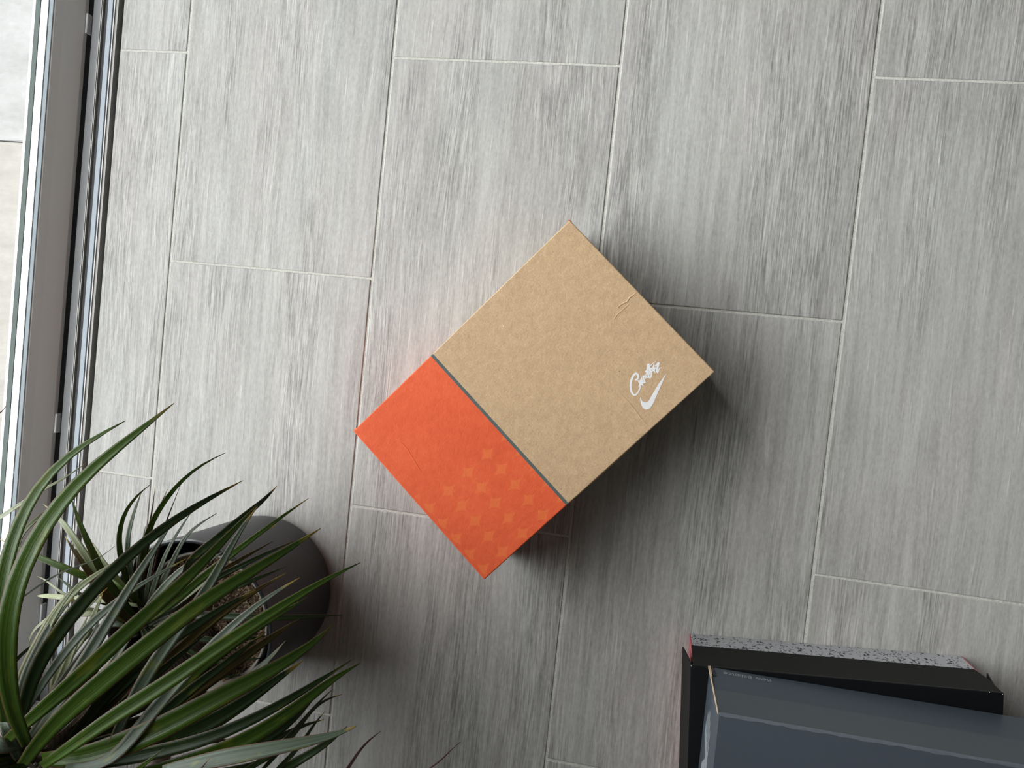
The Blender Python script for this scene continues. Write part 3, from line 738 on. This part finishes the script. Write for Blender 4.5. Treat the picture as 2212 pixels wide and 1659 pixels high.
LEAVES = [
 # ---- tall crown, lowest layer first
 ([(120,1650),(250,1615),(400,1545),(520,1478),(600,1412),(617,1384)],28,(.36,.355,.33),'s'),
 ([(110,1655),(200,1640),(350,1609),(428,1574),(486,1545),(544,1506),(603,1462),(655,1427)],42,(.35,.36,.32),'d'),
 ([(120,1660),(260,1640),(389,1613),(447,1598),(505,1574),(564,1545),(622,1514),(680,1477),(729,1444),(760,1425)],27,(.36,.37,.32),'d'),
 ([(240,1690),(380,1655),(447,1635),(486,1619),(535,1598),(593,1561),(642,1528),(690,1489),(719,1456),(779,1432)],34,(.36,.365,.33),'g'),
 ([(380,1680),(450,1652),(525,1617),(583,1594),(632,1555),(671,1516),(691,1489)],24,(.33,.34,.30),'d'),
 ([(450,1660),(520,1630),(574,1607),(622,1582),(651,1567),(700,1554)],14,(.32,.33,.30),'d'),
 ([(500,1680),(570,1640),(622,1594),(661,1549),(690,1514),(716,1491)],11,(.33,.34,.30),'d'),
 ([(560,1670),(640,1580),(671,1532),(700,1512),(719,1504),(738,1500)],9,(.32,.33,.29),'d'),
 ([(570,1695),(603,1658),(632,1629),(661,1592),(680,1561),(702,1537)],9,(.31,.32,.29),'d'),
 ([(570,1690),(622,1656),(671,1627),(710,1603),(732,1585),(750,1569)],18,(.31,.32,.30),'d'),
 ([(400,1690),(480,1668),(540,1655),(575,1641),(610,1622)],16,(.30,.31,.29),'d'),
 ([(720,1700),(752,1659),(772,1627),(794,1601),(822,1580)],6,(.30,.31,.29),'m'),
 ([(850,1700),(930,1659),(960,1635),(978,1616),(994,1603)],3,(.30,.30,.28),'m'),
 ([(170,1660),(250,1610),(330,1560),(402,1500),(453,1470),(503,1434),(566,1391),(604,1361),(647,1336)],30,(.37,.36,.31),'o'),
 ([(200,1660),(290,1600),(350,1545),(399,1497),(447,1462),(496,1429),(535,1390),(574,1366)],24,(.37,.37,.33),'d'),
 ([(240,1640),(320,1560),(380,1490),(440,1434),(490,1399),(541,1361),(592,1333),(630,1313),(665,1290)],26,(.36,.36,.33),'g'),
 ([(150,1600),(172,1574),(223,1509),(275,1449),(325,1405),(380,1378),(434,1344),(488,1304),(553,1275)],26,(.37,.37,.33),'d'),
 ([(200,1590),(260,1530),(330,1450),(377,1417),(402,1384),(453,1346),(503,1303),(554,1277),(579,1257),(618,1238)],22,(.36,.35,.30),'o'),
 ([(90,1640),(180,1637),(289,1597),(362,1568),(452,1514),(542,1471),(615,1434),(687,1387),(724,1347)],46,(.40,.41,.35),'g'),
 ([(137,1660),(142,1620),(146,1586),(152,1545),(165,1500),(180,1455)],30,(.34,.33,.30),'d'),
 ([(146,1560),(115,1490),(129,1449),(146,1414),(172,1385),(194,1360),(206,1318),(222,1282)],22,(.33,.33,.30),'p'),
 ([(30,1530),(40,1476),(62,1430),(82,1395),(100,1352),(120,1323),(137,1297),(163,1271),(189,1254),(230,1226),(262,1206)],21,(.37,.37,.33),'p'),
 ([(40,1560),(60,1530),(82,1490),(120,1437),(155,1388),(198,1345),(241,1305),(262,1288),(292,1269),(335,1244),(377,1222),(402,1207)],17,(.38,.38,.33),'s'),
 ([(60,1600),(120,1520),(170,1450),(206,1389),(240,1335),(266,1292),(292,1249),(326,1197),(352,1163),(379,1118)],25,(.40,.41,.36),'s'),
 ([(35,1600),(50,1530),(69,1457),(96,1400),(137,1352),(172,1306),(206,1264),(258,1214),(309,1172),(361,1130),(416,1094),(470,1065),(525,1038)],29,(.42,.44,.36),'d',-.15),
 ([(140,1660),(235,1655),(282,1601),(325,1536),(380,1485),(416,1438),(470,1380),(542,1315),(580,1286),(615,1264),(647,1248)],25,(.41,.41,.36),'s'),
 ([(90,1655),(155,1612),(206,1572),(258,1538),(309,1509),(380,1462),(465,1401),(528,1358),(604,1313),(655,1278),(705,1246),(741,1228),(779,1215)],31,(.42,.43,.36),'g',.1),
 ([(400,1235),(402,1217),(465,1166),(528,1113),(571,1080),(598,1050)],17,(.36,.38,.35),'d'),
 ([(240,1612),(266,1552),(296,1498),(325,1442),(351,1407),(402,1336),(453,1270),(478,1222),(506,1163),(536,1112),(556,1094)],27,(.41,.43,.39),'s',.1),
 ([(17,1596),(86,1535),(155,1476),(206,1431),(250,1385),(289,1348),(345,1302),(402,1252),(453,1204),(490,1156),(530,1118),(556,1090)],33,(.45,.46,.41),'g',.25),
 ([(50,1650),(86,1595),(137,1543),(189,1500),(241,1454),(292,1414),(335,1382),(398,1325),(470,1275),(542,1236),(615,1192),(662,1160),(693,1141)],40,(.46,.47,.40),'g',-.25),
 ([(350,1665),(428,1648),(505,1633),(583,1619),(661,1603),(719,1590),(754,1580),(771,1568)],30,(.44,.43,.40),'s',.3),
 ([(250,1700),(306,1655),(330,1636),(353,1617)],12,(.42,.44,.44),'g'),
 ([(400,1690),(430,1664),(453,1638)],6,(.42,.44,.44),'m'),
 ([(12,1560),(2,1480),(-8,1395),(-6,1330),(2,1270),(14,1200),(30,1150),(50,1100),(72,1055),(110,1005),(177,955),(225,932),(271,909)],31,(.44,.50,.46),'G',.5),
 ([(60,1610),(29,1552),(19,1500),(14,1449),(11,1390),(15,1343),(24,1275),(46,1227),(76,1159),(109,1103),(152,1050),(215,992),(278,946),(337,911),(376,871)],40,(.46,.53,.47),'G',.4),
 ([(-30,1400),(-15,1300),(3,1238),(18,1205),(30,1180)],14,(.40,.42,.40),'s'),
 ([(-60,1340),(0,1280),(15,1258),(23,1245)],8,(.40,.42,.40),'o'),
 ([(-60,1160),(0,1118),(38,1093),(70,1072),(101,1052),(139,1035),(177,1007),(189,998)],8,(.38,.40,.38),'p'),
 ([(-40,905),(0,892),(15,874)],3,(.40,.40,.40),'m'),
 ([(40,1180),(48,1152),(72,1128),(104,1100),(122,1088)],9,(.36,.36,.34),'p'),
 ([(0,1480),(31,1430),(52,1408),(76,1390),(98,1372)],8,(.30,.30,.28),'d'),
 ([(20,1600),(38,1540),(52,1478),(72,1420),(98,1365),(128,1310),(150,1275),(180,1250)],18,(.38,.39,.36),'p'),
 ([(60,1600),(96,1545),(118,1500),(140,1450),(152,1410),(170,1375),(190,1330)],20,(.35,.35,.31),'p'),
 ([(80,1610),(150,1560),(196,1500),(236,1440),(275,1385),(300,1340),(330,1300),(372,1262)],16,(.39,.39,.35),'s'),
 ([(110,1640),(190,1590),(255,1530),(320,1470),(370,1430),(415,1392),(446,1368)],20,(.38,.37,.34),'d'),
 ([(110,1650),(230,1620),(330,1585),(410,1540),(470,1500),(520,1462),(556,1440)],24,(.36,.355,.33),'d'),
 ([(70,1600),(130,1510),(200,1440),(262,1378),(330,1318),(400,1252),(452,1207),(500,1180)],20,(.42,.42,.38),'s'),
 ([(80,1620),(180,1500),(250,1440),(320,1380),(380,1330),(430,1300),(480,1275),(520,1262)],18,(.38,.38,.34),'s'),
 ([(90,1640),(200,1540),(280,1470),(350,1400),(410,1340),(455,1290),(500,1262)],20,(.36,.36,.33),'d'),
 ([(40,1600),(62,1500),(90,1430),(130,1370),(170,1330),(200,1300),(232,1270)],16,(.36,.36,.32),'p'),
 ([(70,1590),(118,1500),(150,1450),(175,1420),(205,1370),(215,1330)],18,(.35,.35,.31),'s'),
 ([(50,1600),(40,1540),(52,1470),(78,1410),(108,1350),(140,1310),(160,1290)],20,(.40,.40,.36),'s'),
 ([(60,1600),(10,1620),(-30,1585),(-70,1540)],30,(.42,.44,.40),'s'),
 ([(40,1640),(20,1590),(6,1558),(-10,1520)],22,(.42,.44,.42),'s'),
 # ---- short crown inside the pot
 ([(300,1300),(305,1230),(316,1151),(329,1121),(354,1083),(380,1045),(420,1010),(450,990),(487,978)],12,(.20,.27,.25),'g'),
 ([(290,1300),(278,1265),(266,1227),(256,1184),(256,1138),(268,1103),(291,1070),(324,1047)],12,(.20,.27,.24),'g'),
 ([(300,1300),(280,1220),(273,1176),(281,1133),(294,1093),(306,1062)],11,(.20,.26,.23),'s'),
 ([(305,1290),(318,1160),(327,1112),(332,1085),(335,1050)],5,(.20,.25,.23),'o'),
 ([(305,1290),(322,1160),(340,1105),(351,1080),(362,1057)],7,(.20,.25,.24),'d'),
 ([(330,1240),(352,1150),(365,1108),(380,1075),(391,1045)],4,(.20,.26,.25),'m'),
 ([(300,1345),(265,1300),(228,1255),(215,1227),(197,1187),(177,1146),(165,1113),(153,1073)],16,(.20,.27,.25),'g'),
 ([(280,1330),(240,1280),(208,1240),(195,1214),(172,1179),(152,1149),(124,1113),(94,1089)],16,(.19,.25,.23),'p'),
 ([(290,1350),(260,1325),(237,1300),(222,1280),(203,1254),(186,1228),(168,1202),(151,1178),(141,1159)],16,(.21,.27,.27),'o'),
 ([(300,1350),(250,1290),(220,1262),(187,1245),(155,1233),(120,1220),(76,1201),(41,1185),(0,1165)],15,(.20,.26,.25),'g'),
 ([(10,1320),(44,1293),(86,1263),(120,1242),(155,1227),(206,1211),(232,1199),(247,1180)],4,(.33,.34,.33),'d'),
 ([(200,1330),(165,1300),(131,1278),(112,1264),(96,1251),(81,1245)],5,(.20,.22,.20),'p'),
 ([(240,1310),(175,1285),(160,1276),(141,1259),(124,1246)],7,(.20,.22,.21),'d'),
 ([(310,1310),(241,1299),(206,1296),(155,1292),(129,1289),(103,1287),(80,1287)],10,(.20,.21,.17),'p',None,.1,1),
 ([(290,1300),(266,1266),(249,1247),(223,1216),(213,1196),(201,1173)],13,(.20,.23,.22),'p'),
 ([(310,1310),(290,1290),(278,1285),(258,1269),(239,1252),(226,1238)],12,(.21,.24,.23),'g'),
 ([(315,1320),(318,1275),(323,1240),(330,1206),(337,1180),(349,1151)],9,(.20,.25,.23),'s'),
 ([(315,1330),(330,1275),(342,1240),(354,1206),(369,1172),(392,1138),(417,1100)],10,(.20,.26,.24),'s'),
 ([(310,1320),(305,1270),(299,1232),(299,1206),(307,1180),(314,1137)],11,(.20,.24,.23),'s'),
 ([(305,1320),(290,1270),(283,1252),(282,1225),(292,1202),(305,1168)],10,(.20,.24,.22),'s'),
 ([(330,1320),(345,1270),(364,1230),(385,1190),(402,1146),(440,1126),(468,1109)],12,(.20,.27,.26),'s'),
 ([(300,1345),(320,1310),(351,1272),(377,1242),(427,1204),(465,1174),(485,1148)],15,(.21,.28,.27),'s'),
 ([(300,1350),(345,1325),(420,1260),(478,1215),(528,1174),(566,1148),(599,1126),(630,1095),(667,1076)],16,(.20,.27,.24),'g'),
 ([(330,1340),(400,1290),(450,1250),(478,1222),(503,1200),(533,1181),(552,1153)],11,(.20,.26,.25),'p'),
 ([(330,1345),(400,1295),(450,1250),(503,1217),(554,1189),(590,1169)],13,(.20,.25,.22),'o'),
 ([(320,1350),(380,1310),(427,1270),(478,1242),(541,1212),(592,1186),(640,1167)],15,(.20,.25,.22),'d'),
 ([(330,1350),(400,1320),(465,1288),(516,1265),(566,1245),(620,1223)],15,(.20,.25,.22),'d'),
 ([(330,1340),(427,1328),(503,1331),(579,1335),(655,1333),(731,1327),(742,1328)],16,(.19,.23,.17),'d'),
 ([(300,1345),(360,1300),(410,1262),(455,1232),(500,1195),(548,1160),(600,1131)],14,(.20,.25,.22),'s'),
 ([(285,1350),(230,1320),(172,1330),(137,1326),(112,1366),(100,1395)],11,(.20,.24,.20),'p'),
 ([(280,1340),(190,1312),(130,1318),(96,1342),(77,1355),(65,1374),(61,1400)],7,(.20,.24,.20),'p'),
 ([(300,1360),(250,1330),(225,1320),(205,1325),(180,1332)],13,(.19,.21,.18),'d'),
 ([(300,1365),(262,1345),(220,1352),(190,1372),(175,1392)],13,(.19,.20,.16),'d'),
 ([(300,1370),(260,1380),(220,1400),(190,1430)],13,(.19,.20,.16),'s'),
 ([(310,1360),(330,1420),(340,1460),(352,1500)],14,(.19,.21,.18),'d'),
 ([(320,1340),(400,1370),(470,1385),(550,1378),(585,1372)],13,(.19,.20,.17),'d'),
 ([(320,1350),(400,1400),(450,1430),(520,1426),(566,1422)],11,(.19,.20,.17),'d'),
 ([(310,1350),(370,1420),(420,1458),(480,1462),(530,1458)],11,(.19,.20,.17),'d'),
 ([(255,1490),(240,1512),(215,1520),(196,1530)],11,(.25,.24,.22),'d'),
 ([(262,1510),(235,1528),(205,1540),(190,1560)],10,(.25,.23,.21),'d'),
]
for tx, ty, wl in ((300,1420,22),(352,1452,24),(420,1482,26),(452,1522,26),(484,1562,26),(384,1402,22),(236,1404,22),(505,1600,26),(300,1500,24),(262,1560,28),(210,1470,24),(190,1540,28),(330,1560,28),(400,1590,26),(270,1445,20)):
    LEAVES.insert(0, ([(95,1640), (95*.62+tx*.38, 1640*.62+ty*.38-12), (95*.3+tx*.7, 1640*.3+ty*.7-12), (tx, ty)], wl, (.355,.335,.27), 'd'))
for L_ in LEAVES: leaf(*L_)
def cane(pts, r0, r1, name='cane'):
    P = crom(pts, 6); bm = bmesh.new(); prev = None; n = 12
    for i, p in enumerate(P):
        T = (P[min(i + 1, len(P) - 1)] - P[max(i - 1, 0)]).normalized(); a = T.orthogonal().normalized(); b = T.cross(a)
        r = (r0 + (r1 - r0) * i / (len(P) - 1)) * (1 + 0.03 * (i % 2))
        row = [bm.verts.new(p + a * r * math.cos(6.2832 * k / n) + b * r * math.sin(6.2832 * k / n) - PLI) for k in range(n)]
        if prev:
            for k in range(n): bm.faces.new((prev[k], prev[(k + 1) % n], row[(k + 1) % n], row[k]))
        else: bm.faces.new(row)
        prev = row
    bm.faces.new(prev[::-1]); bmesh.ops.recalc_face_normals(bm, faces=bm.faces)
    return obj(name, bm, M['cane'], plant, smooth=True)
crownA = at(60, 1650, .40); crownB = at(305, 1345, .195)
cane([Vector((PX - .005, PY - .02, .120)), Vector((PX, PY - .035, .22)), crownA.lerp(Vector((PX, PY, .30)), .3), crownA], .012, .009)
cane([Vector((PX - .03, PY + .012, .120)), Vector((PX - .035, PY + .012, .165)), crownB], .009, .007)
# leaves on the sides of both crowns that the photograph does not reach
r2 = random.Random(11)
def in_frame(p):
    q = CR.transposed() @ (p - CP)
    if q.z > -0.05: return True
    x, y = IMG_W / 2 + F_PX * q.x / -q.z, IMG_H / 2 - F_PX * q.y / -q.z
    return x > -15 and y < IMG_H + 12
def radial(c, az, length, rise, droop, width, kind):
    d = Vector((math.cos(az), math.sin(az), 0)); P = []
    for k in range(6):
        u = k / 5; P.append(c + d * (length * (0.06 + 0.94 * u) * (1 - 0.12 * u)) + Vector((0, 0, rise * u * 2 * length * (1 - u) - droop * u * u * length)))
    if any(in_frame(p) for p in P[1:]): return
    leaf3(P, width, kind, 0, .16, Vector((-d.y, d.x, 0)))
for k in range(60):
    az = math.radians(r2.uniform(0, 360)); radial(crownA + Vector((0, 0, r2.uniform(-.05, .02))), az, r2.uniform(.22, .36), r2.uniform(.3, .9), r2.uniform(.05, .55), r2.uniform(.012, .017), r2.choice('gdds'))
crownC = Vector((PX + .10, PY - .27, .45))
cane([Vector((PX + .012, PY - .045, .120)), Vector((PX + .03, PY - .10, .26)), Vector((PX + .07, PY - .20, .38)), crownC], .010, .009)
for k in range(44):
    az = math.radians(r2.uniform(0, 360)); radial(crownC + Vector((0, 0, r2.uniform(-.07, .02))), az, r2.uniform(.20, .36), r2.uniform(.1, .9), r2.uniform(.05, .7), r2.uniform(.013, .018), r2.choice('gdds'))
print('leaves', sum(1 for c in plant.children if c.name.startswith('leaf')))
